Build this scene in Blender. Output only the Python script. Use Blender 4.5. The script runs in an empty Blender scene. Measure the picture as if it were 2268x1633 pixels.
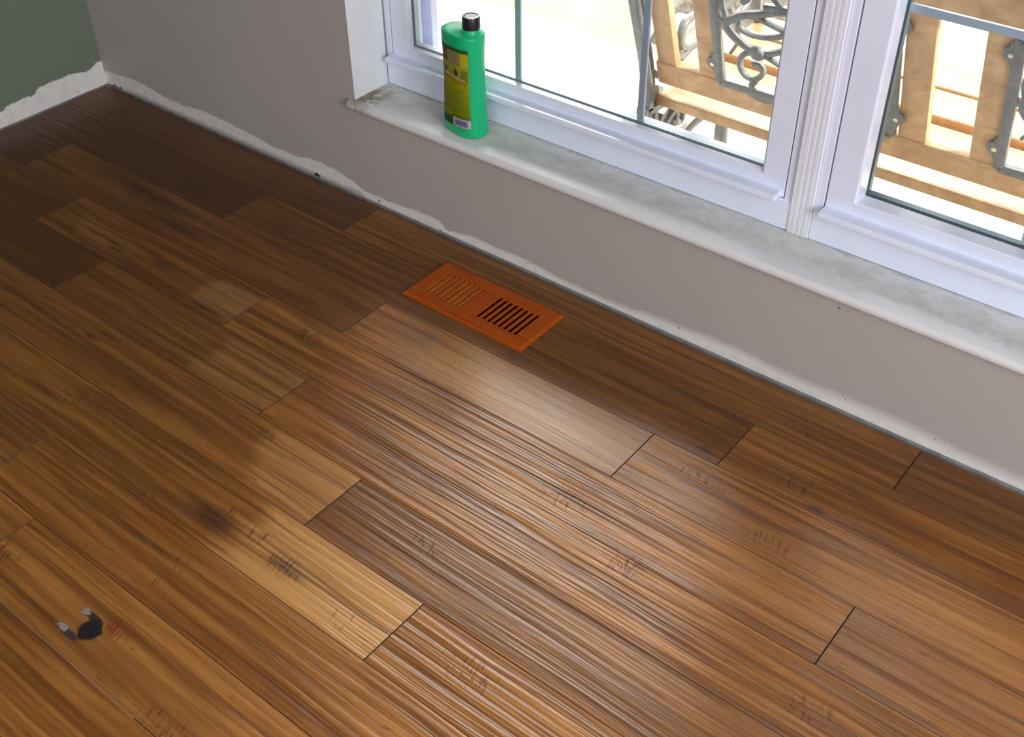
import bpy, bmesh, math, random
from mathutils import Vector, Matrix
random.seed(7)
SC = bpy.context.scene
COL = SC.collection

# ------------------------------------------------------------------ camera
RGT = Vector((0.78189359, 0.62334636, -0.0090397))
UPV = Vector((-0.39356401, 0.50480816, 0.76829427))
FWD = Vector((-0.48347676, 0.59716667, -0.64003296))
cam_d = bpy.data.cameras.new('camera')
cam_d.sensor_fit = 'HORIZONTAL'; cam_d.sensor_width = 36.0
cam_d.lens = 36.0 * 2504.28 / 2268.0
cam_d.clip_start = 0.02
cam = bpy.data.objects.new('camera', cam_d); COL.objects.link(cam)
M = Matrix((RGT, UPV, -FWD)).transposed().to_4x4()
M.translation = Vector((2.55924, -1.48727, 1.317))
cam.matrix_world = M
SC.camera = cam

# ------------------------------------------------------------------ sky, sun, window light, exposure
W = bpy.data.worlds.new('sky'); SC.world = W; W.use_nodes = True
bg = W.node_tree.nodes['Background']
# bright hazy overcast: an even pale dome with a broad glow where the sun stands behind thin cloud
_t = W.node_tree; _g = _t.nodes.new('ShaderNodeTexCoord').outputs['Generated']
def _wn(typ, **kw):
    n = _t.nodes.new(typ)
    for k, v in kw.items(): setattr(n, k, v)
    return n
_dot = _wn('ShaderNodeVectorMath', operation='DOT_PRODUCT'); _nm = _wn('ShaderNodeVectorMath', operation='NORMALIZE')
_t.links.new(_g, _nm.inputs[0]); _t.links.new(_nm.outputs[0], _dot.inputs[0]); _dot.inputs[1].default_value = Vector((-0.45, 0.60, 0.67)).normalized()
_mr = _wn('ShaderNodeMapRange', interpolation_type='SMOOTHERSTEP'); _t.links.new(_dot.outputs['Value'], _mr.inputs[0])
for _i, _v in ((1, 0.945), (2, 1.0), (3, 0.0), (4, 1.0)): _mr.inputs[_i].default_value = _v
_pw = _wn('ShaderNodeMath', operation='MULTIPLY_ADD'); _t.links.new(_mr.outputs[0], _pw.inputs[0]); _pw.inputs[1].default_value = 36.0; _pw.inputs[2].default_value = 1.7
_t.links.new(_pw.outputs[0], bg.inputs[1]); bg.inputs[0].default_value = (1.0, 0.97, 0.93, 1)
W.cycles.sampling_method = 'MANUAL'; W.cycles.sample_map_resolution = 1024

def light(name, kind, loc, direction, energy, color, **kw):
    d = bpy.data.lights.new(name, kind); d.energy = energy; d.color = color
    for k, v in kw.items(): setattr(d, k, v)
    o = bpy.data.objects.new(name, d); COL.objects.link(o)
    o.location = loc; o.rotation_euler = Vector(direction).to_track_quat('-Z', 'Y').to_euler()
    return o
light('sun', 'SUN', (4, 1, 6), (-0.72, -0.07, -0.69), 10.0, (1.0, 0.97, 0.92), angle=0.02)
# daylight falling in through the room's two other windows (right-hand wall, and behind the photographer)
light('daylight_right_window', 'AREA', (4.46, -1.55, 1.35), (-1, 0.10, -0.02), 78, (0.90, 0.94, 1.0), shape='RECTANGLE', size=1.5, size_y=1.5)
light('daylight_back_window', 'AREA', (3.2, -4.22, 1.45), (0.10, 1, -0.04), 30, (0.90, 0.94, 1.0), shape='RECTANGLE', size=1.9, size_y=1.5)
SC.view_settings.view_transform = 'Standard'; SC.view_settings.look = 'None'
SC.view_settings.gamma = 1.0; SC.view_settings.exposure = 0.0
SC.view_settings.use_curve_mapping = False
SC.cycles.max_bounces = 7; SC.cycles.diffuse_bounces = 4; SC.cycles.glossy_bounces = 3; SC.cycles.caustics_reflective = False; SC.cycles.caustics_refractive = False

# ------------------------------------------------------------------ mesh helpers
def link(name, bm, mats, parent=None, smooth=False, recalc=True):
    if recalc: bmesh.ops.recalc_face_normals(bm, faces=bm.faces)
    me = bpy.data.meshes.new(name); bm.to_mesh(me); bm.free()
    if not isinstance(mats, (list, tuple)): mats = [mats]
    for m in mats: me.materials.append(m)
    if smooth:
        for p in me.polygons: p.use_smooth = True
        if smooth is not True:
            me.set_sharp_from_angle(angle=smooth)
    o = bpy.data.objects.new(name, me); COL.objects.link(o)
    if parent is not None: o.parent = parent
    return o
def tag(o, label=None, category=None, group=None, kind=None):
    if label: o['label'] = label
    if category: o['category'] = category
    if group: o['group'] = group
    if kind: o['kind'] = kind
    return o
def empty(name, loc=(0, 0, 0), rz=0.0):
    o = bpy.data.objects.new(name, None); COL.objects.link(o)
    o.location = loc; o.rotation_euler = (0, 0, rz); o.empty_display_size = 0.05
    return o
def box(bm, x0, x1, y0, y1, z0, z1, bev=0.0, seg=2, mat=0):
    t = bmesh.new()
    r = bmesh.ops.create_cube(t, size=1.0)
    for v in t.verts:
        v.co = Vector(((x0 + x1) / 2 + v.co.x * (x1 - x0), (y0 + y1) / 2 + v.co.y * (y1 - y0), (z0 + z1) / 2 + v.co.z * (z1 - z0)))
    if bev > 0:
        bmesh.ops.bevel(t, geom=list(t.edges), offset=bev, segments=seg, profile=0.5, affect='EDGES')
    merge(bm, t, mat)
def merge(bm, t, mat=0, mw=None):
    vm = {}
    for v in t.verts: vm[v] = bm.verts.new(mw @ v.co if mw else v.co)
    for f in t.faces:
        try:
            nf = bm.faces.new([vm[v] for v in f.verts]); nf.material_index = mat
        except ValueError: pass
    t.free()
def crom(pts, n=8, closed=False):
    P = [Vector(p) for p in pts]; out = []
    m = len(P)
    rng = m if closed else m - 1
    for i in range(rng):
        if closed: a, b, c, d = P[(i - 1) % m], P[i], P[(i + 1) % m], P[(i + 2) % m]
        else: a, b, c, d = P[max(i - 1, 0)], P[i], P[i + 1], P[min(i + 2, m - 1)]
        for k in range(n):
            t = k / n
            out.append(0.5 * ((2 * b) + (c - a) * t + (2 * a - 5 * b + 4 * c - d) * t * t + (3 * b - a - 3 * c + d) * t ** 3))
    if not closed: out.append(P[-1])
    return out
def sweep(bm, pts, w, nrm, h=None, closed=False, sides=8, taper=None, mat=0):
    """rounded bar along pts; w in the plane across the path, h along nrm"""
    h = h or w; N = Vector(nrm).normalized(); rings = []; n = len(pts)
    for i, p in enumerate(pts):
        a = pts[(i - 1) % n] if (closed or i > 0) else p
        b = pts[(i + 1) % n] if (closed or i < n - 1) else p
        T = (b - a).normalized(); S = T.cross(N).normalized()
        s = taper(i / (n - 1)) if taper else 1.0
        ring = []
        for k in range(sides):
            an = 2 * math.pi * (k + 0.5) / sides
            c, d = math.cos(an), math.sin(an)
            q = lambda x: math.copysign(abs(x) ** 0.6, x)
            ring.append(bm.verts.new(p + S * (q(c) * w / 2 * s) + N * (q(d) * h / 2 * s)))
        rings.append(ring)
    rng = n if closed else n - 1
    for i in range(rng):
        A, B = rings[i], rings[(i + 1) % n]
        for k in range(sides):
            f = bm.faces.new((A[k], A[(k + 1) % sides], B[(k + 1) % sides], B[k])); f.material_index = mat
    if not closed:
        bm.faces.new(rings[0]).material_index = mat; bm.faces.new(rings[-1][::-1]).material_index = mat
def disc(bm, c, nrm, r, h, n=16, mat=0):
    """a low domed stud"""
    N = Vector(nrm).normalized(); U = N.orthogonal().normalized(); V = N.cross(U); c = Vector(c); rings = []
    for rr, hh in ((1, 0), (1, 0.5), (0.8, 0.9), (0.4, 1.0)):
        rings.append([bm.verts.new(c + (U * math.cos(2 * math.pi * k / n) + V * math.sin(2 * math.pi * k / n)) * r * rr + N * h * hh) for k in range(n)])
    for A, B in zip(rings, rings[1:]):
        for k in range(n): bm.faces.new((A[k], A[(k + 1) % n], B[(k + 1) % n], B[k])).material_index = mat
    bm.faces.new(rings[-1]).material_index = mat; bm.faces.new(rings[0][::-1]).material_index = mat

# ------------------------------------------------------------------ node helpers
class NT:
    def __init__(s, name):
        s.m = bpy.data.materials.new(name); s.m.use_nodes = True
        s.t = s.m.node_tree; s.n = s.t.nodes; s.b = s.n['Principled BSDF']; s.out = s.n['Material Output']
    def new(s, typ, **kw):
        n = s.n.new(typ)
        for k, v in kw.items(): setattr(n, k, v)
        return n
    def put(s, sock, v):
        if isinstance(v, bpy.types.NodeSocket): s.t.links.new(v, sock)
        elif isinstance(v, (tuple, list)) and len(v) == 3 and len(sock.default_value) == 4: sock.default_value = (*v, 1)
        else: sock.default_value = v
    def math(s, op, a, b=0.0, c=None, clamp=False):
        n = s.new('ShaderNodeMath', operation=op, use_clamp=clamp)
        s.put(n.inputs[0], a); s.put(n.inputs[1], b)
        if c is not None: s.put(n.inputs[2], c)
        return n.outputs[0]
    def vmath(s, op, a, b=None):
        n = s.new('ShaderNodeVectorMath', operation=op); s.put(n.inputs[0], a)
        if b is not None: s.put(n.inputs[1], b)
        return n.outputs['Value'] if op in ('LENGTH', 'DISTANCE', 'DOT_PRODUCT') else n.outputs[0]
    def mix(s, f, a, b, mode='MIX'):
        n = s.new('ShaderNodeMix', data_type='RGBA', blend_type=mode); s.put(n.inputs[0], f); s.put(n.inputs[6], a); s.put(n.inputs[7], b)
        return n.outputs[2]
    def rng(s, v, a, b, c=0.0, d=1.0, smooth=False):
        n = s.new('ShaderNodeMapRange', interpolation_type='SMOOTHSTEP' if smooth else 'LINEAR')
        for i, x in enumerate((v, a, b, c, d)): s.put(n.inputs[i], x)
        return n.outputs[0]
    def noise(s, vec, scale, detail=3.0, rough=0.5, dist=0.0):
        n = s.new('ShaderNodeTexNoise'); s.put(n.inputs['Vector'], vec); s.put(n.inputs['Scale'], scale)
        s.put(n.inputs['Detail'], detail); s.put(n.inputs['Roughness'], rough); s.put(n.inputs['Distortion'], dist)
        return n.outputs[0]
    def bump(s, h, dist, strength=1.0, nrm=None):
        n = s.new('ShaderNodeBump'); s.put(n.inputs['Height'], h); n.inputs['Distance'].default_value = dist; n.inputs['Strength'].default_value = strength
        if nrm is not None: s.put(n.inputs['Normal'], nrm)
        return n.outputs[0]
    def obj(s): return s.new('ShaderNodeTexCoord').outputs['Object']
    def sep(s, v):
        n = s.new('ShaderNodeSeparateXYZ'); s.put(n.inputs[0], v); return n.outputs
    def comb(s, x, y, z):
        n = s.new('ShaderNodeCombineXYZ'); s.put(n.inputs[0], x); s.put(n.inputs[1], y); s.put(n.inputs[2], z); return n.outputs[0]
    def set(s, **kw):
        for k, v in kw.items(): s.put(s.b.inputs[k.replace('_', ' ')], v)
        return s.m

def plain(name, col, rough=0.5, var=0.06, scale=30.0, bump=0.0, metal=0.0, spec=0.5):
    k = NT(name); o = k.obj(); n = k.noise(o, scale, 4)
    c2 = tuple(max(0, x * (1 - var * 2)) for x in col)
    col_ = k.mix(k.rng(n, 0.3, 0.7), c2, tuple(x * (1 + var) for x in col))
    k.set(Base_Color=col_, Roughness=rough, Metallic=metal)
    k.b.inputs['Specular IOR Level'].default_value = spec
    if bump: k.set(Normal=k.bump(n, bump))
    return k.m

# ------------------------------------------------------------------ materials
VINYL = plain('white_vinyl', (0.76, 0.80, 0.95), 0.20, 0.015, 20)
def grained():
    k = NT('grained_vinyl'); o = k.obj(); x, y, z = k.sep(o)
    n = k.noise(k.comb(k.math('MULTIPLY', x, 700), y, k.math('MULTIPLY', z, 14)), 1, 3)
    c = k.mix(k.rng(n, 0.3, 0.7), (0.74, 0.75, 0.83), (0.82, 0.83, 0.91)); c = k.mix(k.rng(z, 0.29, 0.25, 0, 0.35, True), c, (0.62, 0.60, 0.52))
    k.set(Base_Color=c, Roughness=0.35, Normal=k.bump(n, 0.0004)); return k.m
VINYLG = grained()
BAR = plain('pale_grille_bar', (0.62, 0.80, 1.0), 0.35, 0.02, 20)
SPACER = plain('glass_spacer', (0.42, 0.52, 0.58), 0.35, 0.05, 20)
SPACER_SHADED = plain('shaded_glass_spacer', (0.13, 0.20, 0.24), 0.35, 0.05, 20)  # darker copy of the spacer, with the right window's shade in its colour
GAP_DARK = plain('dark_gap_strip', (0.03, 0.028, 0.045), 0.6, 0.1, 20)
IRON = plain('cast_iron_paint', (0.17, 0.175, 0.17), 0.42, 0.12, 60, 0.0006)
SCREW = plain('screw_brass', (0.75, 0.68, 0.45), 0.3, 0.1, 60, metal=0.7)
CEIL = plain('ceiling_white', (0.55, 0.53, 0.50), 0.9, 0.02, 40)
SIDING = plain('outside_siding', (0.72, 0.70, 0.66), 0.7, 0.04, 10)
def glass_mat():
    k = NT('window_glass'); tr = k.new('ShaderNodeBsdfTransparent'); gl = k.new('ShaderNodeBsdfGlossy')
    tr.inputs[0].default_value = (0.97, 0.985, 0.98, 1); gl.inputs['Roughness'].default_value = 0.0
    fr = k.new('ShaderNodeFresnel'); fr.inputs[0].default_value = 1.25
    mx = k.new('ShaderNodeMixShader'); k.t.links.new(fr.outputs[0], mx.inputs[0]); k.t.links.new(tr.outputs[0], mx.inputs[1]); k.t.links.new(gl.outputs[0], mx.inputs[2])
    k.t.links.new(mx.outputs[0], k.out.inputs[0]); return k.m
GLASS = glass_mat()
def bench_wood():
    k = NT('bench_wood'); o = k.obj(); x, y, z = k.sep(o)
    oi = k.new('ShaderNodeObjectInfo').outputs['Random']
    off = k.math('MULTIPLY', oi, 9.0)
    g = k.noise(k.comb(k.math('ADD', k.math('MULTIPLY', x, 7), off), k.math('MULTIPLY', y, 22), k.math('MULTIPLY', z, 7)), 3, 6, 0.6, 0.6)
    b = k.noise(k.vmath('ADD', o, k.comb(off, 0, 0)), 7, 3)
    c = k.mix(k.rng(g, 0.35, 0.7), (0.42, 0.25, 0.13), (0.60, 0.39, 0.21))
    c = k.mix(k.rng(b, 0.55, 0.75, 0, 0.45), c, (0.36, 0.19, 0.10))
    k.set(Base_Color=c, Roughness=0.5, Normal=k.bump(g, 0.0006)); return k.m
BENCH = bench_wood()
def marble():
    k = NT('sill_marble'); o = k.obj(); x, y, z = k.sep(o)
    n1 = k.noise(k.comb(k.math('MULTIPLY', x, 1), k.math('MULTIPLY', y, 1.6), z), 16, 6, 0.65, 0.25)
    n2 = k.noise(o, 60, 4, 0.6); n3 = k.noise(o, 5, 2)
    c = k.mix(k.rng(n1, 0.35, 0.68), (0.52, 0.53, 0.50), (0.70, 0.71, 0.69))
    c = k.mix(k.rng(n2, 0.48, 0.75, 0, 0.55), c, (0.46, 0.46, 0.42)); c = k.mix(k.rng(k.noise(o, 28, 5, .7), .55, .75, 0, .45), c, (0.74, 0.75, 0.72))
    # pale worn front edge with a wandering inner border
    e = k.math('ADD', y, k.math('MULTIPLY', k.math('SUBTRACT', n1, 0.5), 0.09))
    c = k.mix(k.rng(e, 0.030, 0.004, 0, 0.85, True), c, (0.72, 0.73, 0.76))
    # darker along the sash; grime at the left end
    c = k.mix(k.rng(e, 0.095, 0.108, 0, 0.45, True), c, (0.24, 0.24, 0.19))
    d = k.rng(k.vmath('DISTANCE', k.comb(x, y, 0), (0.945, 0.03, 0)), 0.085, 0.01, 0, 1, True)
    c = k.mix(k.math('MULTIPLY', d, k.rng(n2, 0.36, 0.5)), c, (0.20, 0.16, 0.09))
    k.set(Base_Color=c, Roughness=0.45, Normal=k.bump(n2, 0.0004)); return k.m
MARBLE = marble()

def wall_paint(name, col, axis, pts, smear=True):
    """painted drywall whose bottom strip is bare white joint compound below a ragged paint edge"""
    k = NT(name); o = k.obj(); s = k.sep(o); u = s[axis]; z = s[2]
    fine = k.noise(o, 260, 2); mid = k.noise(o, 45, 5, 0.65); low = k.noise(o, 3, 2)
    fc = k.new('ShaderNodeFloatCurve'); cv = fc.mapping.curves[0]
    lo, hi = pts[0][0], pts[-1][0]; span = hi - lo
    cv.points[0].location = (0, pts[0][1] / 0.1); cv.points[1].location = (1, pts[-1][1] / 0.1)
    for a, b in pts[1:-1]: cv.points.new((a - lo) / span, b / 0.1)
    fc.mapping.update()
    k.put(fc.inputs['Value'], k.rng(u, lo, hi))
    edge = k.math('MULTIPLY', fc.outputs[0], 0.1)
    zz = k.math('ADD', z, k.math('MULTIPLY', k.math('SUBTRACT', mid, 0.5), 0.018))
    zz = k.math('ADD', zz, k.math('MULTIPLY', k.math('SUBTRACT', fine, 0.5), 0.006))
    d = k.math('SUBTRACT', zz, edge)
    # the edge is crisp near the corner and feathered (sprayed, speckled) further along
    soft = k.rng(u, 1.2, 2.1, 0.0022, 0.012) if smear else 0.0018
    mask = k.math('DIVIDE', k.math('SUBTRACT', soft, d), k.math('MULTIPLY', soft, 2.0), clamp=True)
    mud = k.mix(k.rng(mid, 0.35, 0.7), (0.68, 0.665, 0.64), (0.80, 0.79, 0.77))
    # small nicks in the compound
    nick = k.math('MULTIPLY', k.rng(k.noise(o, 38, 1), 0.74, 0.78), k.rng(fine, 0.45, 0.55))
    mud = k.mix(k.math('MULTIPLY', nick, 0.8), mud, (0.22, 0.20, 0.18))
    paint = k.mix(k.rng(low, 0.3, 0.7), tuple(x * 0.97 for x in col), tuple(x * 1.03 for x in col))
    c = k.mix(mask, paint, mud)
    if smear:
        sp = k.math('MULTIPLY', k.rng(k.noise(o, 330, 1), 0.66, 0.70), k.rng(d, 0.03, 0.0, 0, 1))
        sp = k.math('MULTIPLY', sp, k.rng(u, 1.7, 2.1))
        c = k.mix(sp, c, (0.85, 0.84, 0.82))
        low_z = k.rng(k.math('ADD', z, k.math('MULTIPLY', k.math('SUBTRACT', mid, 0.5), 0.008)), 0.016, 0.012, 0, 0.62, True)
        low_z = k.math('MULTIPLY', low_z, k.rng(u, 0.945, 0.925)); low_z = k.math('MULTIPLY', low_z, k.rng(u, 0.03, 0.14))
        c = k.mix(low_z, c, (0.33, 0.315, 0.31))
        for (hx, hz, hr) in ((0.79, 0.005, 0.012), (0.035, 0.000, 0.014), (0.06, 0.002, 0.010)):
            h = k.rng(k.vmath('DISTANCE', k.comb(u, k.math('ADD', z, k.math('MULTIPLY', k.math('SUBTRACT', mid, .5), 0.01)), 0), (hx, hz, 0)), hr, hr * 0.6, 0, 1, True)
            c = k.mix(h, c, (0.025, 0.02, 0.018))
        for (hx, hz, hr) in ((1.40, 0.022, 0.0022), (1.755, 0.026, 0.003), (2.045, 0.205, 0.003), (2.09, 0.030, 0.002), (2.25, 0.03, 0.002), (1.02, 0.026, 0.002), (1.165, 0.006, 0.004), (0.985, 0.012, 0.0045), (0.50, 0.03, 0.0025)):
            h = k.rng(k.vmath('DISTANCE', k.comb(u, z, 0), (hx, hz, 0)), hr, hr * 0.5, 0, 0.8, True)
            c = k.mix(h, c, (0.13, 0.10, 0.10))
    hgt = k.math('ADD', k.math('MULTIPLY', mid, 0.3), k.math('ADD', k.math('MULTIPLY', mask, 0.8), k.math('MULTIPLY', fine, 0.25)))
    k.set(Base_Color=c, Roughness=k.rng(mask, 0, 1, 0.55, 0.9), Normal=k.bump(hgt, 0.0008)); return k.m
UP = [(0.0, .036), (0.016, .041), (0.06, .043), (0.117, .049), (0.207, .045), (0.259, .038), (0.311, .037), (0.401, .047), (0.483, .045), (0.531, .042), (0.578, .040), (0.67, .033), (0.731, .035),
      (0.792, .046), (0.878, .039), (0.925, .03), (0.944, .022), (1.027, .023), (1.08, .028), (1.146, .030), (1.160, .030), (1.172, .016), (1.27, .026), (1.318, .025), (1.389, .026), (1.435, .023), (1.5, .017), (1.568, .016),
      (1.692, .025), (1.781, .030), (1.885, .033), (1.976, .027), (2.071, .030), (2.194, .031), (2.30, .024), (2.5, .022), (4.5, .03)]
PAINT = wall_paint('greige_wall', (0.44, 0.405, 0.390), 0, UP)
ULEFT = [(-4.3, .05), (-1.0, .05), (-0.36, .046), (-0.302, .043), (-0.248, .052), (-0.20, .051), (-0.188, .062), (-0.142, .063), (-0.089, .062), (-0.06, .055), (-0.045, .052), (-0.030, .060), (-0.008, .066), (0.0, .066)]
GREEN = wall_paint('sage_wall', (0.155, 0.190, 0.140), 1, ULEFT, smear=False)
PLATE = plain('bare_bottom_plate', (0.30, 0.29, 0.285), 0.8, 0.15, 25)
JAMBP = plain('jamb_white_paint', (0.72, 0.735, 0.76), 0.6, 0.02, 30, 0.0003)

# --- floor boards
def floor_wood():
    k = NT('scraped_hickory_floor'); o = k.obj(); x, y, z = k.sep(o)
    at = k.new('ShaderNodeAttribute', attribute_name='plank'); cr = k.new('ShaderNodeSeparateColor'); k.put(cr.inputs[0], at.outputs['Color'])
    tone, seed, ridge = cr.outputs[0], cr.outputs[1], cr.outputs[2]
    so = k.math('MULTIPLY', seed, 37.0)
    wob = k.noise(k.comb(k.math('MULTIPLY', x, 2.2), k.math('MULTIPLY', y, 5), so), 1.0, 2)
    yw = k.math('ADD', y, k.math('MULTIPLY', k.math('SUBTRACT', wob, 0.5), 0.018))
    st = lambda sx, sy, det=3, ro=0.55, di=0.0: k.noise(k.comb(k.math('MULTIPLY', x, sx), k.math('MULTIPLY', yw, sy), so), 1.0, det, ro, di)
    grain = st(6, 210, 5, 0.6)
    band = st(2.6, 58, 4, 0.6, 0.2)
    broad = st(2.5, 9, 3, 0.55, 0.8)
    ridg = st(2.0, 92, 2.5, 0.5)          # hand-scraped furrows along the board
    fleck = st(24, 150, 2, 0.6)
    tick = k.noise(k.comb(k.math('ADD', k.math('MULTIPLY', x, 230), k.math('MULTIPLY', y, 60)), k.math('MULTIPLY', y, 34), so), 1.0, 1.5, 0.5)
    # chatter marks across the grain: (x, y, half length, half width)
    CH = [(1.022, -0.79, .055, .026), (1.432, -0.815, .020, .018), (1.50, -0.815, .035, .03), (1.585, -0.835, .06, .022), (1.199, -0.422, .045, .028), (1.341, -0.652, .03, .012),
          (1.866, -0.206, .045, .016), (2.112, -0.205, .055, .022), (1.505, -0.302, .03, .018), (2.07, -0.089, .03, .008), (1.457, -0.928, .03, .022), (1.462, -0.974, .02, .01),
          (1.836, -0.465, .05, .03), (1.724, -0.674, .045, .02), (2.327, -0.575, .05, .03), (1.983, -0.516, .05, .03), (1.48, -1.06, .022, .022), (1.926, -0.806, .06, .03), (1.727, -0.85, .03, .02),
          (2.132, -0.342, .06, .02), (1.98, -0.29, .07, .014), (1.30, -0.87, .03, .01), (1.23, -1.08, .05, .02), (1.66, -1.12, .05, .03)]
    chm = None
    for cx, cy, lx, ly in CH:
        d = k.vmath('LENGTH', k.vmath('MULTIPLY', k.vmath('SUBTRACT', o, (cx, cy, 0)), (1 / lx, 1 / ly, 0)))
        m = k.rng(d, 1.15, 0.35, 0, 1, True)
        chm = m if chm is None else k.math('MAXIMUM', chm, m)
    chm = k.math('MULTIPLY', chm, k.rng(k.noise(o, 45, 2), 0.35, 0.55))
    # dark mineral streaks
    DK = [(0.902, -0.654, .04, .005), (0.875, -0.675, .02, .005), (0.673, -0.464, .045, .006), (0.971, -0.483, .06, .006), (1.42, -0.835, .05, .022), (0.932, -0.821, .05, .007), (1.55, -0.232, .03, .004),
          (0.60, -0.45, .07, .005), (2.16, -0.235, .02, .006), (1.95, -0.225, .015, .010), (1.59, -0.835, .05, .010), (1.38, -0.93, .06, .006), (0.80, -0.44, .05, .010), (0.70, -0.33, .10, .012), (0.55, -0.28, .16, .015)]
    dkm = None
    oy = k.comb(x, yw, 0)
    for cx, cy, lx, ly in DK:
        d = k.vmath('LENGTH', k.vmath('MULTIPLY', k.vmath('SUBTRACT', o, (cx, cy, 0)), (1 / lx, 1 / ly, 0)))
        m = k.rng(d, 1.4, 0.2, 0, 1, True)
        dkm = m if dkm is None else k.math('MAXIMUM', dkm, m)
    dkm = k.math('MULTIPLY', dkm, k.rng(fleck, 0.3, 0.55, 0.35, 1))
    # colour
    c = k.mix(k.rng(band, 0.36, 0.64), (0.175, 0.062, 0.010), (0.400, 0.165, 0.034))
    c = k.mix(k.rng(grain, 0.35, 0.65, 0, 0.35), c, (0.130, 0.044, 0.010))
    c = k.mix(k.rng(broad, 0.50, 0.78, 0, 0.60), c, (0.120, 0.042, 0.010))
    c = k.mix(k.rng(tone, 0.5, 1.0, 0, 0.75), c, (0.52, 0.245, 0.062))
    sap = None
    for cx, cy, lx, ly, xj, st_ in ((1.65, -.822, .20, .064, 1.797, 1.0), (1.48, -.692, .12, .060, 1.547, .75), (1.22, -.565, .13, .056, 1.294, .55), (1.00, -.44, .075, .048, 1.046, .7), (.60, -.45, .10, .03, 9, .3), (1.62, -.31, .24, .058, 1.863, .35)):
        d = k.vmath('SUBTRACT', k.vmath('ADD', o, k.comb(k.math('MULTIPLY', k.math('SUBTRACT', wob, .5), .25), 0, 0)), (cx, cy, 0))
        ax = k.sep(k.vmath('ABSOLUTE', k.vmath('MULTIPLY', d, (1 / lx, 1 / ly, 0))))
        m = k.math('MULTIPLY', k.rng(k.math('MAXIMUM', ax[0], k.math('MULTIPLY', ax[1], 0.97)), 1.1, 0.75, 0, st_, True), k.rng(x, xj + .0006, xj - .0002))
        sap = m if sap is None else k.math('MAXIMUM', sap, m)
    c = k.mix(k.math('MULTIPLY', sap, k.rng(band, 0.25, 0.6, 0.45, 0.85)), c, (0.56, 0.285, 0.085))
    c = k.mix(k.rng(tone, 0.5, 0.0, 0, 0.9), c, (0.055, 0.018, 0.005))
    c = k.mix(k.rng(ridg, 0.52, 0.32, 0, 0.62, True), c, (0.095, 0.030, 0.007))
    c = k.mix(k.rng(fleck, 0.66, 0.74, 0, 0.55), c, (0.085, 0.030, 0.012))
    tk = k.rng(tick, 0.52, 0.62, 0, 1, True)
    c = k.mix(k.math('MULTIPLY', k.math('MULTIPLY', chm, tk), 0.75), c, (0.070, 0.022, 0.009))
    c = k.mix(k.math('MULTIPLY', dkm, 0.78), c, (0.045, 0.018, 0.008))
    # filled black knot with two grey filler streaks and a reddish scar
    wn = k.math('MULTIPLY', k.math('SUBTRACT', k.noise(o, 70, 3), 0.5), 0.012)
    ow = k.vmath('ADD', o, k.comb(wn, wn, 0))
    def spot(cx, cy, lx, ly, a=1.15, b=0.8):
        d = k.vmath('LENGTH', k.vmath('MULTIPLY', k.vmath('SUBTRACT', ow, (cx, cy, 0)), (1 / lx, 1 / ly, 0)))
        return k.rng(d, a, b, 0, 1, True)
    red = k.math('MULTIPLY', spot(1.485, -1.062, 0.03, 0.022, 1.2, 0.3), k.rng(tick, 0.48, 0.56))
    c = k.mix(k.math('MULTIPLY', red, 0.8), c, (0.20, 0.035, 0.012))
    for (cx, cy, lx, ly, col) in ((1.433, -1.070, .022, .006, (0.035, 0.026, 0.024)), (1.434, -1.109, .022, .006, (0.05, 0.036, 0.034)), (1.453, -1.086, .0185, .0190, (0.014, 0.014, 0.015)),
                                  (1.421, -1.0695, .0085, .0055, (0.26, 0.22, 0.21)), (1.417, -1.1075, .011, .0050, (0.28, 0.24, 0.24))):
        c = k.mix(spot(cx, cy, lx, ly), c, col)
    # grain dust
    dust = k.rng(k.noise(o, 260, 1), 0.82, 0.85, 0, 0.6)
    c = k.mix(dust, c, (0.7, 0.66, 0.6))
    rg = k.math('MULTIPLY', k.rng(ridg, 0.25, 0.75), k.math('MULTIPLY', ridge, 1.0))
    hgt = k.math('ADD', rg, k.math('MULTIPLY', grain, 0.12))
    hgt = k.math('ADD', hgt, k.math('MULTIPLY', broad, 0.5))
    hgt = k.math('SUBTRACT', hgt, k.math('MULTIPLY', k.math('MULTIPLY', chm, tk), 0.12))
    k.set(Base_Color=c, Roughness=k.rng(band, 0.3, 0.7, 0.30, 0.40), Normal=k.bump(hgt, 0.0024, 1.0))
    k.b.inputs['Specular IOR Level'].default_value = 0.33
    return k.m
FLOORW = floor_wood()
SEAM = plain('board_edge', (0.055, 0.030, 0.028), 0.6, 0.1, 60)
SUBF = plain('subfloor', (0.30, 0.285, 0.28), 0.9, 0.1, 30)

# ------------------------------------------------------------------ floor
ROWB = [-0.006, -0.121, -0.246, -0.375, -0.501, -0.628, -0.757, -0.882, -1.010, -1.137]
while ROWB[-1] > -4.2: ROWB.append(ROWB[-1] - 0.127)
ROWB[-1] = -4.294
JO = {0: [.992, 2.236], 1: [.749, 1.985], 2: [.20, 1.243, 1.863], 3: [.432, 1.046, 2.292], 4: [.685, 1.294, 2.52], 5: [.38, 1.547], 6: [.55, 1.797], 7: [1.049, 2.24], 8: [.30, 1.20, 2.36], 9: [.85, 1.9]}
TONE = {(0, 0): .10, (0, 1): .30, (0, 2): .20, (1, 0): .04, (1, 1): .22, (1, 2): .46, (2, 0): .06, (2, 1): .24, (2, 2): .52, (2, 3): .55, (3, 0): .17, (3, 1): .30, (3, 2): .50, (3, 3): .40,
        (4, 0): .10, (4, 1): .32, (4, 2): .50, (4, 3): .5, (5, 0): .20, (5, 1): .40, (5, 2): .28, (6, 0): .15, (6, 1): .44, (6, 2): .50, (7, 0): .38, (7, 1): .50, (8, 0): .45, (8, 2): .56, (9, 0): .45, (9, 1): .5}  # board tones; the left-corner boards also carry the corner's shade
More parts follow.
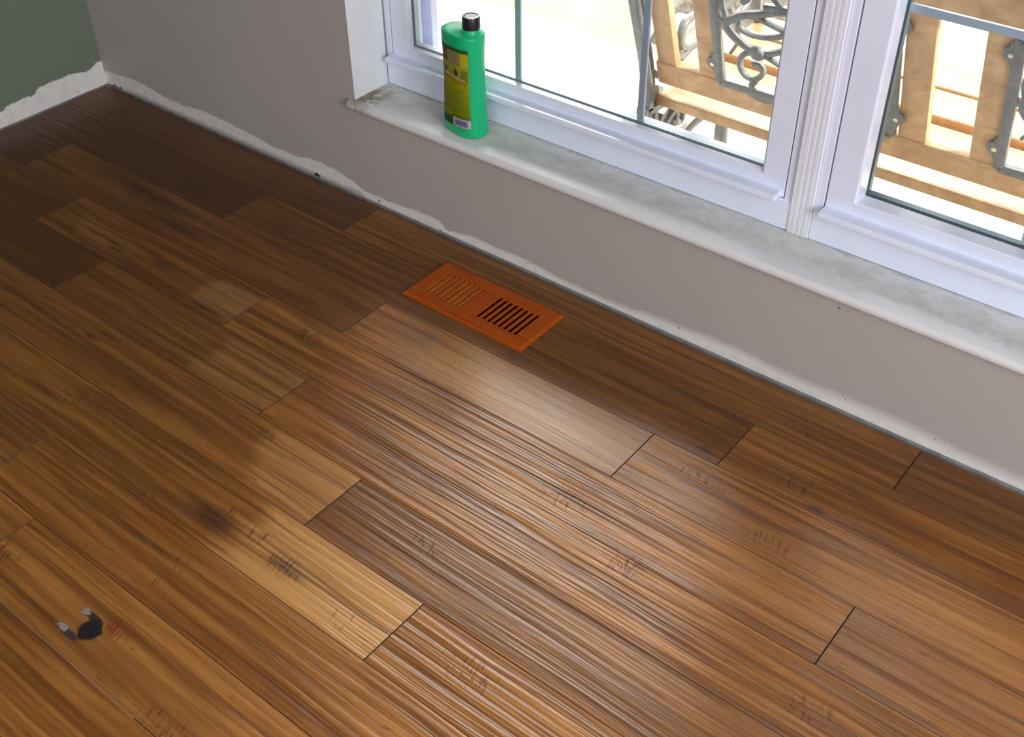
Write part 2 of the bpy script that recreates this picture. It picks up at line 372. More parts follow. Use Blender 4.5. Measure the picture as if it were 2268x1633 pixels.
RIDGE = {(2, 2): .12, (6, 1): .75, (5, 2): .45, (4, 2): 1.0, (3, 2): .85, (5, 1): .35, (3, 1): .3, (2, 3): .6}
HOLE = (1.272, 1.523, -0.186, -0.100)
bm = bmesh.new(); cl = bm.loops.layers.float_color.new('plank')
def plank(poly, tone, seed, ridge, ex=0.0011, ey=0.0006):
    """poly: axis-aligned CCW outline. Top face eased in from the edge, then sides down."""
    n = len(poly); top = []; out = []; bot = []
    for i, (px, py) in enumerate(poly):
        ax, ay = poly[i - 1]; bx, by = poly[(i + 1) % n]
        dx = dy = 0.0
        for (qx, qy, rx, ry) in ((ax, ay, px, py), (px, py, bx, by)):
            ux, uy = rx - qx, ry - qy; L = math.hypot(ux, uy); nx, ny = -uy / L, ux / L   # inward for CCW
            dx += nx * ex; dy += ny * ey
        top.append(bm.verts.new((px + dx, py + dy, 0.0)))
        out.append(bm.verts.new((px + dx * 0.3, py + dy * 0.3, -0.0013)))
        bot.append(bm.verts.new((px + dx * 0.3, py + dy * 0.3, -0.0115)))
    fs = [(bm.faces.new(top), 0)]
    for i in range(n):
        j = (i + 1) % n
        fs.append((bm.faces.new((out[i], out[j], top[j], top[i])), 1))
        fs.append((bm.faces.new((bot[i], bot[j], out[j], out[i])), 1))
    for f, m in fs:
        f.material_index = m
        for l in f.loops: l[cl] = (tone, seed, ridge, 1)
rr = random.Random(3)
for r in range(len(ROWB) - 1):
    y1, y0 = ROWB[r], ROWB[r + 1]
    js = [0.004] + (JO[r] if r in JO else [])
    if r not in JO:
        xx = rr.uniform(0.3, 1.1)
        while xx < 4.3: js.append(xx); xx += rr.uniform(0.6, 1.25)
    else:
        xx = js[-1] + rr.uniform(0.7, 1.2)
        while xx < 4.3: js.append(xx); xx += rr.uniform(0.6, 1.25)
    js.append(4.494)
    for c in range(len(js) - 1):
        x0, x1 = js[c], js[c + 1]
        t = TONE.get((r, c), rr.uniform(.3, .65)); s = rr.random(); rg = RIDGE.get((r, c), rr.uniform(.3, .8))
        hx0, hx1, hy0, hy1 = HOLE
        if r == 0 and x0 < hx0 < x1: poly = [(x0, y0), (hx0, y0), (hx0, hy1), (hx1, hy1), (hx1, y0), (x1, y0), (x1, y1), (x0, y1)]
        elif r == 1 and x0 < hx0 < x1: poly = [(x0, y0), (x1, y0), (x1, y1), (hx1, y1), (hx1, hy0), (hx0, hy0), (hx0, y1), (x0, y1)]
        else: poly = [(x0, y0), (x1, y0), (x1, y1), (x0, y1)]
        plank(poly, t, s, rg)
# duct well below the register, subfloor around it
hx0, hx1, hy0, hy1 = HOLE
for (a, b, c, d) in ((0, 4.5, -4.3, hy0), (0, 4.5, hy1, 0.0042), (0, hx0, hy0, hy1), (hx1, 4.5, hy0, hy1)):
    box(bm, a, b, c, d, -0.03, -0.0117, mat=2)
box(bm, 0.80, 1.62, -1.1373, -1.1367, -0.0100, -0.0006, mat=3); box(bm, 0.70, 1.06, -0.8823, -0.8818, -0.0100, -0.0009, mat=3)   # pale strips paint in the light that two bare seam edges catch
floor = link('floor', bm, [FLOORW, SEAM, SUBF, plain('lit_board_edge', (0.55, 0.50, 0.48), 0.5, 0.05, 60)])
tag(floor, 'hand-scraped brown hardwood plank floor', kind='structure')

# ------------------------------------------------------------------ walls and ceiling
OX0, OX1, OZ0, OZ1 = 0.943, 2.877, 0.242, 1.80      # window opening
RX, RY, RZ = 4.5, -4.3, 2.45
bm = bmesh.new()
def front_wall(bm, y0, y1, zb, mat, xl=-0.12, xr=RX + 0.12, top=RZ + 0.12):
    box(bm, xl, OX0, y0, y1, zb, top, mat=mat); box(bm, OX1, xr, y0, y1, zb, top, mat=mat)
    box(bm, OX0, OX1, y0, y1, zb, OZ0 - 0.022, mat=mat); box(bm, OX0, OX1, y0, y1, OZ1, top, mat=mat)
front_wall(bm, 0.0, 0.0042, 0.0055, 0)
front_wall(bm, 0.0044, 0.17, -0.03, 1)
w = link('wall_window', bm, [PAINT, PLATE]); tag(w, 'greige window wall with a ragged bare white strip above the floor', kind='structure')
bm = bmesh.new(); box(bm, -0.012, 0.0, RY, 0.0, 0.003, RZ, mat=0); box(bm, -0.12, -0.0125, RY - .12, 0.0, -0.03, RZ + .12, mat=1)
w = link('wall_left', bm, [GREEN, PLATE]); tag(w, 'sage green wall with a bare white strip above the floor', kind='structure')
# right and back walls with a window opening each
bm = bmesh.new()
ya, yb, za, zb = -2.35, -0.75, 0.55, 2.15
box(bm, RX, RX + .12, RY - .12, ya, -0.03, RZ); box(bm, RX, RX + .12, yb, 0.0, -0.03, RZ)
box(bm, RX, RX + .12, ya, yb, -0.03, za); box(bm, RX, RX + .12, ya, yb, zb, RZ)
w = link('wall_right', bm, PAINT); tag(w, kind='structure')
bm = bmesh.new()
xa, xb = 2.2, 4.2
box(bm, 0, xa, RY - .12, RY, -0.03, RZ); box(bm, xb, RX, RY - .12, RY, -0.03, RZ)
box(bm, xa, xb, RY - .12, RY, -0.03, 0.65); box(bm, xa, xb, RY - .12, RY, 2.25, RZ)
w = link('wall_back', bm, PAINT); tag(w, kind='structure')
bm = bmesh.new(); box(bm, 0, RX + .12, RY - .12, 0.0, RZ, RZ + 0.12); w = link('ceiling', bm, CEIL); tag(w, kind='structure')
# ragged blotch of caulk and paint where the wall ends at the corner
# jamb lining and outside of the window opening
bm = bmesh.new()
box(bm, OX0 - 0.001, OX0 + 0.0005, -0.0004, 0.0995, OZ0, OZ1)
box(bm, OX1 - 0.0005, OX1 + 0.001, -0.0004, 0.0995, OZ0, OZ1)
box(bm, OX0, OX1, -0.0004, 0.0995, OZ1 - 0.0005, OZ1 + 0.001)
t = link('trim_1', bm, JAMBP); tag(t, 'white painted returns of the window recess', kind='structure')

# ------------------------------------------------------------------ sill
bm = bmesh.new(); prof = []
yf, yk, z0, z1 = -0.015, 0.104, 0.2215, 0.242
for k_ in range(7):
    a = -math.pi / 2 + math.pi * k_ / 6
    prof.append((yf + 0.009 - 0.009 * math.cos(a), (z0 + z1) / 2 + (z1 - z0) / 2 * math.sin(a)))
def strip(bm, prof, x0, x1, back):
    pr = prof + [(back, prof[-1][1]), (back, prof[0][1])]
    n_ = 40 if x1 - x0 > 1 else 1
    rows = [[bm.verts.new((x0 + (x1 - x0) * i / n_, y, z)) for (y, z) in pr] for i in range(n_ + 1)]
    for A, B in zip(rows, rows[1:]):
        for k_ in range(len(pr)): bm.faces.new((A[k_], B[k_], B[(k_ + 1) % len(pr)], A[(k_ + 1) % len(pr)]))
    bm.faces.new(rows[0]); bm.faces.new(rows[-1][::-1])
strip(bm, prof, OX0 + 0.0006, OX1 - 0.0006, yk)
strip(bm, prof, OX0 - 0.012, OX0 + 0.0006, -0.0004)
strip(bm, prof, OX1 - 0.0006, OX1 + 0.012, -0.0004)
t = link('trim_2', bm, MARBLE, smooth=math.radians(40)); tag(t, 'pale grey marble window sill with a worn white front edge', kind='structure')

# ------------------------------------------------------------------ windows
MX0, MX1 = 1.8895, 1.9300
def ring(bm, x0, x1, z0, z1, w, y0, y1, bev=0.0, mat=0):
    box(bm, x0, x0 + w, y0, y1, z0, z1, bev, mat=mat); box(bm, x1 - w, x1, y0, y1, z0, z1, bev, mat=mat)
    box(bm, x0 + w, x1 - w, y0, y1, z0, z0 + w, bev, mat=mat); box(bm, x0 + w, x1 - w, y0, y1, z1 - w, z1, bev, mat=mat)
def bead(bm, x0, x1, z0, z1, w, ya, yb, mat=0):
    o_ = [(x0, z0), (x1, z0), (x1, z1), (x0, z1)]; i_ = [(x0 + w, z0 + w), (x1 - w, z0 + w), (x1 - w, z1 - w), (x0 + w, z1 - w)]
    A = [bm.verts.new((x, ya, z)) for x, z in o_]; B = [bm.verts.new((x, ya + .0015, z)) for x, z in [(x0 + .003, z0 + .003), (x1 - .003, z0 + .003), (x1 - .003, z1 - .003), (x0 + .003, z1 - .003)]]
    C = [bm.verts.new((x, yb, z)) for x, z in i_]; D = [bm.verts.new((x, yb, z)) for x, z in o_]
    for P, Q in ((A, B), (B, C), (C, D), (D, A)):
        for k_ in range(4): bm.faces.new((P[k_], P[(k_ + 1) % 4], Q[(k_ + 1) % 4], Q[k_])).material_index = mat
def make_window(name, x0, x1, label):
    root = empty(name, ((x0 + x1) / 2, 0.10, OZ0)); tag(root, label, kind='structure')
    ox, oy, oz = root.location
    def L(nm, bm, m, par, sm=False):
        for v in bm.verts: v.co -= Vector((ox, oy, oz))
        return link(nm, bm, m, par, smooth=sm)
    fz, tz = OZ0 + 0.0565, OZ1          # top of the fixed sill member; head
    bm = bmesh.new()
    box(bm, x0, x1, 0.100, 0.185, OZ0 + .0003, fz, 0.002)
    box(bm, x0, x0 + 0.0150, 0.103, 0.185, fz - .001, tz, 0.001); box(bm, x1 - 0.0150, x1, 0.103, 0.185, fz - .001, tz, 0.001)
    box(bm, x0 + .015, x1 - .015, 0.103, 0.185, tz - 0.02, tz, 0.001)
    box(bm, x0 + .015, x0 + .0175, 0.112, 0.15, fz, tz - .02, mat=1); box(bm, x1 - .0175, x1 - .015, 0.112, 0.15, fz, tz - .02, mat=1)  # dark strips standing in for the shadowed gaps beside the sash
    box(bm, x0 - 0.0, x1, 0.160, 0.235, OZ0 + .01, OZ0 + 0.045, 0.004)          # outside nosing
    box(bm, x0 + .0005, x0 + .050, 0.192, 0.212, OZ0 + .046, tz, 0.002); box(bm, x1 - .050, x1 - .0005, 0.192, 0.212, OZ0 + .046, tz, 0.002)   # outer casing
    L('frame', bm, [VINYL, GAP_DARK], root)
    sx0, sx1, sz0, sz1 = x0 + 0.0175, x1 - 0.0175, fz + 0.0015, tz - 0.022
    wS, wB = (0.0435, 0.0310) if name == 'window_1' else (0.0490, 0.0340)
    yg = 0.1185 if name == 'window_1' else 0.1340; bw = 0.004
    gx0, gx1, gz0, gz1 = sx0 + wS, sx1 - wS, sz0 + wB, sz1 - wB
    bm = bmesh.new()
    box(bm, sx0, gx0, 0.104, 0.150, sz0, sz1, 0.0012); box(bm, gx1, sx1, 0.104, 0.150, sz0, sz1, 0.0012)
    box(bm, gx0 - .001, gx1 + .001, 0.104, 0.150, sz0, gz0, 0.0012); box(bm, gx0 - .001, gx1 + .001, 0.104, 0.150, gz1, sz1, 0.0012)
    sash = L('sash', bm, VINYL, root)
    # rounded lift rail along the bottom of the sash
    bm = bmesh.new(); P = [(.1045, .0), (.0830, .0)]
    for k_ in range(7):
        a = -math.pi / 2 + math.pi * k_ / 6 * 0.5
        P.append((0.0798 - 0.0020 * math.cos(a), 0.0025 + 0.0025 * math.sin(a)))
    for k_ in range(7):
        a = math.pi / 2 * k_ / 6
        P.append((0.0808 - 0.0030 * math.cos(a), 0.0085 + 0.0030 * math.sin(a)))
    P += [(0.1045, 0.0118)]
    zb_ = fz + 0.0025
    R0 = [[bm.verts.new((xx, y, zb_ + z)) for y, z in P] for xx in (sx0 + .001, sx1 - .006)]
    for k_ in range(len(P)): bm.faces.new((R0[0][k_], R0[1][k_], R0[1][(k_ + 1) % len(P)], R0[0][(k_ + 1) % len(P)]))
    bm.faces.new(R0[0]); bm.faces.new(R0[1][::-1])
    lift = L('lift_rail', bm, VINYL, sash, math.radians(50))
    bm = bmesh.new(); bead(bm, gx0 - .0002, gx1 + .0002, gz0 - .0002, gz1 + .0002, bw, 0.1055, yg); L('glazing_bead', bm, VINYL, sash)
    hx0_, hx1_, hz0, hz1 = gx0 + bw, gx1 - bw, gz0 + bw, gz1 - bw
    bm = bmesh.new(); ring(bm, hx0_ - .001, hx1_ + .001, hz0 - .001, hz1 + .001, 0.0035, yg + .005, yg + .017); L('spacer', bm, SPACER if name == 'window_1' else SPACER_SHADED, sash)
    bm = bmesh.new()
    for i in (1, 2):
        cx = 1.2765 + (i - 1) * 0.2845 if name == 'window_1' else 2.259 + (i - 1) * 0.2845
        box(bm, cx - .0068, cx + .0068, yg + .007, yg + .013, hz0, hz1, 0.0016)
    for zc in (0.6545, 1.005, 1.35):
        box(bm, hx0_, hx1_, yg + .0068, yg + .0132, zc - .0068, zc + .0068, 0.0016)
    L('muntin_grille', bm, BAR, sash)
    bm = bmesh.new(); box(bm, hx0_ - .003, hx1_ + .003, yg + .0008, yg + .0038, hz0 - .004, hz1 + .004); g = L('pane', bm, GLASS, sash)
    return root
make_window('window_1', OX0 + .001, MX0 + .0, 'left white vinyl window behind the green bottle')
make_window('window_2', MX1 - .0, OX1 - .001, 'right white vinyl window beside the mullion')
bm = bmesh.new()
box(bm, MX0 + .0003, MX1 - .0003, 0.0975, 0.19, OZ0 + .0003, OZ1 - .0005, 0.0012)
for i in range(3):
    cx = MX0 + 0.009 + i * 0.0095
    box(bm, cx, cx + 0.0060, 0.0970, 0.0980, OZ0 + .0003, OZ1 - .0005, 0.0004)
t = link('trim_3', bm, VINYLG); tag(t, 'white ribbed mullion between the two windows', kind='structure')
for nm, f in (('window_3', lambda bm: [box(bm, RX + .02, RX + .07, a, b, c, d) for a, b, c, d in ((ya, ya + .06, za, zb), (yb - .06, yb, za, zb), (ya, yb, za, za + .06), (ya, yb, zb - .06, zb), (ya, yb, 1.32, 1.37))]),
              ('window_4', lambda bm: [box(bm, a, b, RY - .07, RY - .02, c, d) for a, b, c, d in ((xa, xa + .06, .65, 2.25), (xb - .06, xb, .65, 2.25), (xa, xb, .65, .71), (xa, xb, 2.19, 2.25), (3.17, 3.23, .65, 2.25))])):
    bm = bmesh.new(); f(bm); t = link(nm, bm, VINYL); tag(t, kind='structure')

# ------------------------------------------------------------------ outside shell: siding, added eave, patio, garden
bm = bmesh.new(); front_wall(bm, 0.1705, 0.20, -0.40, 0, -1.2, 6.0, 2.75)
w = link('wall_outside', bm, SIDING); tag(w, kind='structure')
bm = bmesh.new(); box(bm, -1.5, 6.5, -0.1, 0.62, 2.62, 2.80); w = link('sun_block_eave', bm, SIDING); tag(w, kind='structure')  # unseen eave, added to keep direct sun out of the room
def concrete():
    k = NT('patio_concrete'); o = k.obj(); n = k.noise(o, 9, 5, 0.6); n2 = k.noise(o, 120, 2)
    c = k.mix(k.rng(n, 0.3, 0.7), (0.58, 0.57, 0.53), (0.70, 0.69, 0.66)); c = k.mix(k.rng(n2, .5, .8, 0, .2), c, (0.4, 0.4, 0.37))
    k.set(Base_Color=c, Roughness=0.85, Normal=k.bump(n2, 0.001)); return k.m
def soil():
    k = NT('garden_ground'); o = k.obj(); n = k.noise(o, 4, 6, 0.65); n2 = k.noise(o, 60, 4, 0.7)
    c = k.mix(k.rng(n, 0.35, 0.65), (0.22, 0.225, 0.175), (0.29, 0.295, 0.24)); c = k.mix(k.rng(n2, .5, .8, 0, .2), c, (0.13, 0.125, 0.095))
    k.set(Base_Color=c, Roughness=0.95, Normal=k.bump(n2, 0.01)); return k.m
CONC, SOIL = concrete(), soil()
MULCH = plain('bark_mulch', (0.13, 0.105, 0.08), 0.95, 0.3, 70, 0.01)
bm = bmesh.new(); box(bm, -4, 8, 0.2005, 1.42, -0.36, -0.20, 0.004); box(bm, 1.18, 8, 1.4205, 3.4, -0.36, -0.20, 0.004); t = link('patio_slab', bm, CONC); tag(t, 'pale sunlit concrete patio outside the windows', kind='structure')
bm = bmesh.new(); box(bm, -30, 34, 1.42, 45, -0.45, -0.235); t = link('ground', bm, SOIL); tag(t, 'dry olive garden ground beyond the patio', kind='structure')

# ------------------------------------------------------------------ floor register
def reg_wood():
    k = NT('orange_stained_oak'); o = k.obj(); x, y, z = k.sep(o)
    oi = k.new('ShaderNodeObjectInfo').outputs['Random']
    n = k.noise(k.comb(k.math('ADD', k.math('MULTIPLY', x, 5), k.math('MULTIPLY', oi, 9)), k.math('MULTIPLY', y, 60), z), 2, 4, 0.6, 0.4)
    c = k.mix(k.rng(n, 0.3, 0.7), (0.31, 0.048, 0.002), (0.46, 0.088, 0.003))
    k.set(Base_Color=c, Roughness=0.5, Normal=k.bump(n, 0.0002)); k.b.inputs['Specular IOR Level'].default_value = 0.2; return k.m
def fin_wood():
    k = NT('oak_louver'); o = k.obj(); x, y, z = k.sep(o)
    oi = k.new('ShaderNodeObjectInfo').outputs['Random']
    n = k.noise(k.comb(k.math('MULTIPLY', x, 60), k.math('MULTIPLY', y, 6), k.math('MULTIPLY', oi, 30)), 3, 4)
    c = k.mix(k.rng(n, 0.3, 0.7), (0.27, 0.075, 0.010), (0.42, 0.145, 0.026)); c = k.mix(k.rng(oi, 0.35, 0.55, 0.75, 0), c, (0.20, 0.030, 0.003))
    k.b.inputs['Specular IOR Level'].default_value = 0.2; k.set(Base_Color=c, Roughness=0.5); return k.m
REG, FIN = reg_wood(), fin_wood()
DUCT = plain('dark_duct', (0.012, 0.012, 0.014), 0.6, 0.1, 40)
VX0, VX1, VY0, VY1, VT = 1.2475, 1.5475, -0.2125, -0.0745, 0.0052
vcx, vcy = (VX0 + VX1) / 2, (VY0 + VY1) / 2
reg = empty('floor_register', (vcx, vcy, 0)); tag(reg, 'orange stained wooden floor vent with two banks of louvers', 'floor vent')
bm = bmesh.new()
sy0, sy1 = -0.0395 + 0.001, 0.0385       # slot ends (y, local)
banks = [(-0.121, -0.0205), (0.0135, 0.1170)]
hw, hh = (VX1 - VX0) / 2, (VY1 - VY0) / 2
NS = 8
slots = []
for bi, (a, b) in enumerate(banks):
    pit = (b - a) / NS; wslot = pit * 0.68
    for i in range(NS):
        c0 = a + pit * (i + 0.5); slots.append((c0 - wslot / 2, c0 + wslot / 2))
# top plate as strips between the slots, with an eased outer edge
xs = [-hw + 0.006]
for s0, s1 in slots: xs += [s0, s1]
xs.append(hw - 0.006)
Y = [-hh + 0.006, sy0, sy1, hh - 0.006]
gt = {}; gb = {}
for i, x in enumerate(xs):
    for j, y in enumerate(Y):
        gt[i, j] = bm.verts.new((x, y, VT)); gb[i, j] = bm.verts.new((x, y, 0.0004))
n_ = len(xs)
for i in range(n_ - 1):
    for j in range(3):
        hole = (j == 1 and i % 2 == 1)
        if not hole:
            bm.faces.new((gt[i, j], gt[i + 1, j], gt[i + 1, j + 1], gt[i, j + 1])); bm.faces.new((gb[i, j], gb[i, j + 1], gb[i + 1, j + 1], gb[i + 1, j]))
        else:
            for p, q in (((i, j), (i + 1, j)), ((i + 1, j), (i + 1, j + 1)), ((i + 1, j + 1), (i, j + 1)), ((i, j + 1), (i, j))):
                bm.faces.new((gt[q], gt[p], gb[p], gb[q]))
# bevelled rim
per = [(i, 0) for i in range(n_)] + [(n_ - 1, j) for j in (1, 2, 3)] + [(i, 3) for i in range(n_ - 2, -1, -1)] + [(0, j) for j in (2, 1)]
def outp(ij, z, e):
    i, j = ij; x = xs[i]; y = Y[j]
    if i == 0: x = -hw + e
    if i == n_ - 1: x = hw - e
    if j == 0: y = -hh + e
    if j == 3: y = hh - e
    return bm.verts.new((x, y, z))
r1 = [outp(p, 0.0030, 0.0006) for p in per]; r2 = [outp(p, 0.0004, 0.0) for p in per]
m_ = len(per)
for k_ in range(m_):
    a, b = k_, (k_ + 1) % m_
    bm.faces.new((gt[per[a]], r1[a], r1[b], gt[per[b]])); bm.faces.new((r1[a], r2[a], r2[b], r1[b])); bm.faces.new((r2[a], gb[per[a]], gb[per[b]], r2[b]))
link('frame', bm, REG, reg)
# slanted fins below each slot: the two banks lean opposite ways
for si, (s0, s1) in enumerate(slots):
    c0 = (s0 + s1) / 2; w_ = s1 - s0; bm = bmesh.new()
    t = 0.0030; dz = 0.0115
    if si < NS:      # wooden faces turned up towards the room fill the slots
        P = [(s0 - .0002, .0036), (s0 + .0016, .0044), (s1 + .0040, -.0055), (s1 + .0020, -.0070)]
    else:            # the other bank leans away and leaves dark gaps
        P = [(s1 + .0004, .0004), (s1 + .0024, .0004), (s0 - .0062, -dz), (s0 - .0084, -dz)]
    A = [bm.verts.new((x, sy0 + .0003, z)) for x, z in P]; B = [bm.verts.new((x, sy1 - .0003, z)) for x, z in P]
    for k_ in range(4): bm.faces.new((A[k_], A[(k_ + 1) % 4], B[(k_ + 1) % 4], B[k_]))
    bm.faces.new(A[::-1]); bm.faces.new(B)
    link('louver', bm, FIN, reg)
# sheet-metal boot under the slots
bm = bmesh.new(); ix0, ix1, iy0, iy1 = HOLE[0] - vcx + .001, HOLE[1] - vcx - .001, HOLE[2] - vcy + .001, HOLE[3] - vcy - .001
T = [bm.verts.new(p) for p in ((ix0, iy0, -.0005), (ix1, iy0, -.0005), (ix1, iy1, -.0005), (ix0, iy1, -.0005))]
Bt = [bm.verts.new(p) for p in ((ix0, iy0, -.13), (ix1, iy0, -.13), (ix1, iy1, -.13), (ix0, iy1, -.13))]
for k_ in range(4): bm.faces.new((T[k_], T[(k_ + 1) % 4], Bt[(k_ + 1) % 4], Bt[k_]))
bm.faces.new(Bt)
link('duct_boot', bm, DUCT, reg)

# ------------------------------------------------------------------ bottle
def bottle_green():
    k = NT('green_plastic'); o = k.obj(); n = k.noise(o, 30, 2)
    c = k.mix(n, (0.0, 0.42, 0.17), (0.0, 0.50, 0.22))
    k.set(Base_Color=c, Roughness=0.33); k.b.inputs['Subsurface Weight'].default_value = 0.45; k.b.inputs['Subsurface Radius'].default_value = (0.004, 0.03, 0.016)
    k.b.inputs['Transmission Weight'].default_value = 0.0
    return k.m
def label_mat():
    k = NT('bottle_label'); uv = k.new('ShaderNodeUVMap', uv_map='UVMap').outputs[0]; u, v, _ = k.sep(uv)
    n = k.noise(k.comb(k.math('MULTIPLY', u, 1), k.math('MULTIPLY', v, 3), 0), 9, 3)
    c = k.mix(k.rng(v, 0.60, 0.05), (0.50, 0.50, 0.02), (0.20, 0.30, 0.015))
    c = k.mix(k.rng(n, 0.55, 0.75, 0, 0.35), c, (0.20, 0.28, 0.02))
    def rect(u0, u1, v0, v1, col, sh=0.0, a=1.0, soft=0.006):
        nonlocal c
        vv = k.math('SUBTRACT', v, k.math('MULTIPLY', k.math('SUBTRACT', u, 0.5), sh))
        m = k.math('MULTIPLY', k.rng(u, u0 - soft, u0 + soft), k.rng(u, u1 + soft, u1 - soft))
        m = k.math('MULTIPLY', m, k.math('MULTIPLY', k.rng(vv, v0 - soft, v0 + soft), k.rng(vv, v1 + soft, v1 - soft)))
        c = k.mix(k.math('MULTIPLY', m, a), c, col)
    def ell(cu, cv, ru, rv, col, a=1.0):
        nonlocal c
        d = k.vmath('LENGTH', k.vmath('MULTIPLY', k.vmath('SUBTRACT', k.comb(u, v, 0), (cu, cv, 0)), (1 / ru, 1 / rv, 0)))
        c = k.mix(k.rng(d, 1.1, 0.85, 0, a), c, col)
    rect(0, 1, 0.93, 1, (0.03, 0.16, 0.05)); rect(0, 0.5, 0.82, 0.95, (0.06, 0.12, 0.04))
    ell(0.20, 0.905, 0.17, 0.035, (0.23, 0.18, 0.20)); ell(0.26, 0.865, 0.22, 0.022, (0.45, 0.10, 0.02)); ell(0.30, 0.825, 0.18, 0.018, (0.12, 0.10, 0.04))
    rect(0.38, 0.98, 0.78, 0.95, (0.68, 0.60, 0.02)); rect(0.40, 0.80, 0.785, 0.945, (0.40, 0.35, 0.17))
    rect(0, 0.9, 0.66, 0.78, (0.50, 0.50, 0.05), a=0.6)
    # two upright dark figures and a warm floor patch in the little picture
    ell(0.30, 0.700, 0.055, 0.038, (0.10, 0.09, 0.09)); ell(0.29, 0.735, 0.03, 0.016, (0.25, 0.20, 0.16)); ell(0.66, 0.690, 0.07, 0.045, (0.12, 0.09, 0.08)); ell(0.62, 0.735, 0.035, 0.016, (0.16, 0.12, 0.12))
    ell(0.50, 0.685, 0.06, 0.03, (0.70, 0.30, 0.02)); rect(0.80, 0.99, 0.60, 0.74, (0.10, 0.20, 0.01), a=.6)
    rect(0.12, 0.92, 0.635, 0.652, (0.62, 0.60, 0.52), sh=-0.075)
    rect(0.14, 0.96, 0.590, 0.612, (0.62, 0.16, 0.01), sh=-0.07, a=0.85); rect(0.06, 0.99, 0.555, 0.575, (0.50, 0.30, 0.01), sh=-0.06, a=0.5)
    for i in range(9): rect(0.08, 0.92 - 0.05 * (i % 3), 0.49 - i * 0.031, 0.498 - i * 0.031, (0.14, 0.20, 0.01), sh=-0.05, a=0.55)
    rect(0.0, 0.60, 0.0, 0.10, (0.02, 0.11, 0.02)); rect(0.0, 1.0, 0.10, 0.15, (0.10, 0.22, 0.01), a=.7)
    rect(0.06, 0.46, 0.118, 0.145, (0.66, 0.50, 0.01), sh=-0.09)
    rect(0.52, 1.0, 0.005, 0.118, (0.72, 0.68, 0.74)); rect(0.58, 0.94, 0.022, 0.098, (0.26, 0.25, 0.45), a=0.8)
    for i in range(9): rect(0.60 + i * 0.036, 0.612 + i * 0.036 + 0.006 * (i % 2), 0.03, 0.092, (0.09, 0.08, 0.18), soft=0.003, a=0.8)
    k.set(Base_Color=c, Roughness=0.4); return k.m
BG, BL = bottle_green(), label_mat()
CAPM = plain('black_cap', (0.012, 0.010, 0.018), 0.30, 0.05, 60)
bot = empty('cleaner_bottle', (1.2125, 0.0415, OZ0 + 0.0004), math.radians(-9)); tag(bot, 'green plastic cleaner bottle with black cap on the marble sill', 'bottle')
SEC = [(0.000, .0430, .0255), (0.0015, .0462, .0290), (0.006, .0488, .0315), (0.020, .0490, .0320), (0.060, .0472, .0312), (0.110, .0450, .0300), (0.160, .0446, .0302), (0.192, .0466, .0310), (0.203, .0470, .0312), (0.2055, .0465, .0308), (0.2068, .0450, .0295)]
def secpt(z, a, b, th, ex=0.78):
    c, s = math.cos(th), math.sin(th)
    return Vector((math.copysign(abs(c) ** ex, c) * a, math.copysign(abs(s) ** ex, s) * b, z))
bm = bmesh.new(); NB = 64; rings = []
for z, a, b in SEC: rings.append([bm.verts.new(secpt(z, a, b, 2 * math.pi * k_ / NB)) for k_ in range(NB)])
NX = 0.0250                                    # the neck sits off centre, over one shoulder
for f_, z in ((0.25, .2076), (0.5, .2086), (0.80, .2108), (1.0, .2145)):
    ring_ = []
    for k_ in range(NB):
        th = 2 * math.pi * k_ / NB
        p = secpt(z, .0450, .0295, th); q = Vector((NX + math.cos(th) * .0158, math.sin(th) * .0158, z))
        ring_.append(bm.verts.new(p.lerp(q, f_)))
    rings.append(ring_)
rings.append([bm.verts.new((NX + math.cos(2 * math.pi * k_ / NB) * .0145, math.sin(2 * math.pi * k_ / NB) * .0145, .2215)) for k_ in range(NB)])
for A, B in zip(rings, rings[1:]):
    for k_ in range(NB): bm.faces.new((A[k_], A[(k_ + 1) % NB], B[(k_ + 1) % NB], B[k_]))
bm.faces.new(rings[0][::-1]); bm.faces.new(rings[-1])
link('body', bm, BG, bot, smooth=math.radians(60))
bm = bmesh.new(); rings = []
for r_, z in ((.0158, .2180), (.0168, .2184), (.0170, .2200), (.0166, .2400), (.0158, .2420), (.0120, .2424), (.0110, .2416)):
    rings.append([bm.verts.new((NX + math.cos(2 * math.pi * k_ / 60) * (r_ * (1.012 if k_ % 2 and .2195 < z < .2405 else 1)), math.sin(2 * math.pi * k_ / 60) * (r_ * (1.012 if k_ % 2 and .2195 < z < .2405 else 1)), z)) for k_ in range(60)])
for A, B in zip(rings, rings[1:]):
    for k_ in range(60): bm.faces.new((A[k_], A[(k_ + 1) % 60], B[(k_ + 1) % 60], B[k_]))
bm.faces.new(rings[0][::-1]); bm.faces.new(rings[-1])
link('cap', bm, CAPM, bot, smooth=math.radians(35))
bm = bmesh.new(); uvl = bm.loops.layers.uv.new('UVMap'); g = {}; NU, NV = 30, 40
zl0, zl1 = 0.022, 0.184
def sec_at(z):
    for (za_, a0, b0), (zb_, a1, b1) in zip(SEC, SEC[1:]):
        if za_ <= z <= zb_:
            t_ = (z - za_) / (zb_ - za_); return a0 + (a1 - a0) * t_, b0 + (b1 - b0) * t_
for i in range(NU + 1):
    for j in range(NV + 1):
        th = math.radians(205 + (322 - 205) * i / NU); z = zl0 + (zl1 - zl0) * j / NV; a, b = sec_at(z)
        g[i, j] = bm.verts.new(secpt(z, a + .0004, b + .0004, th))
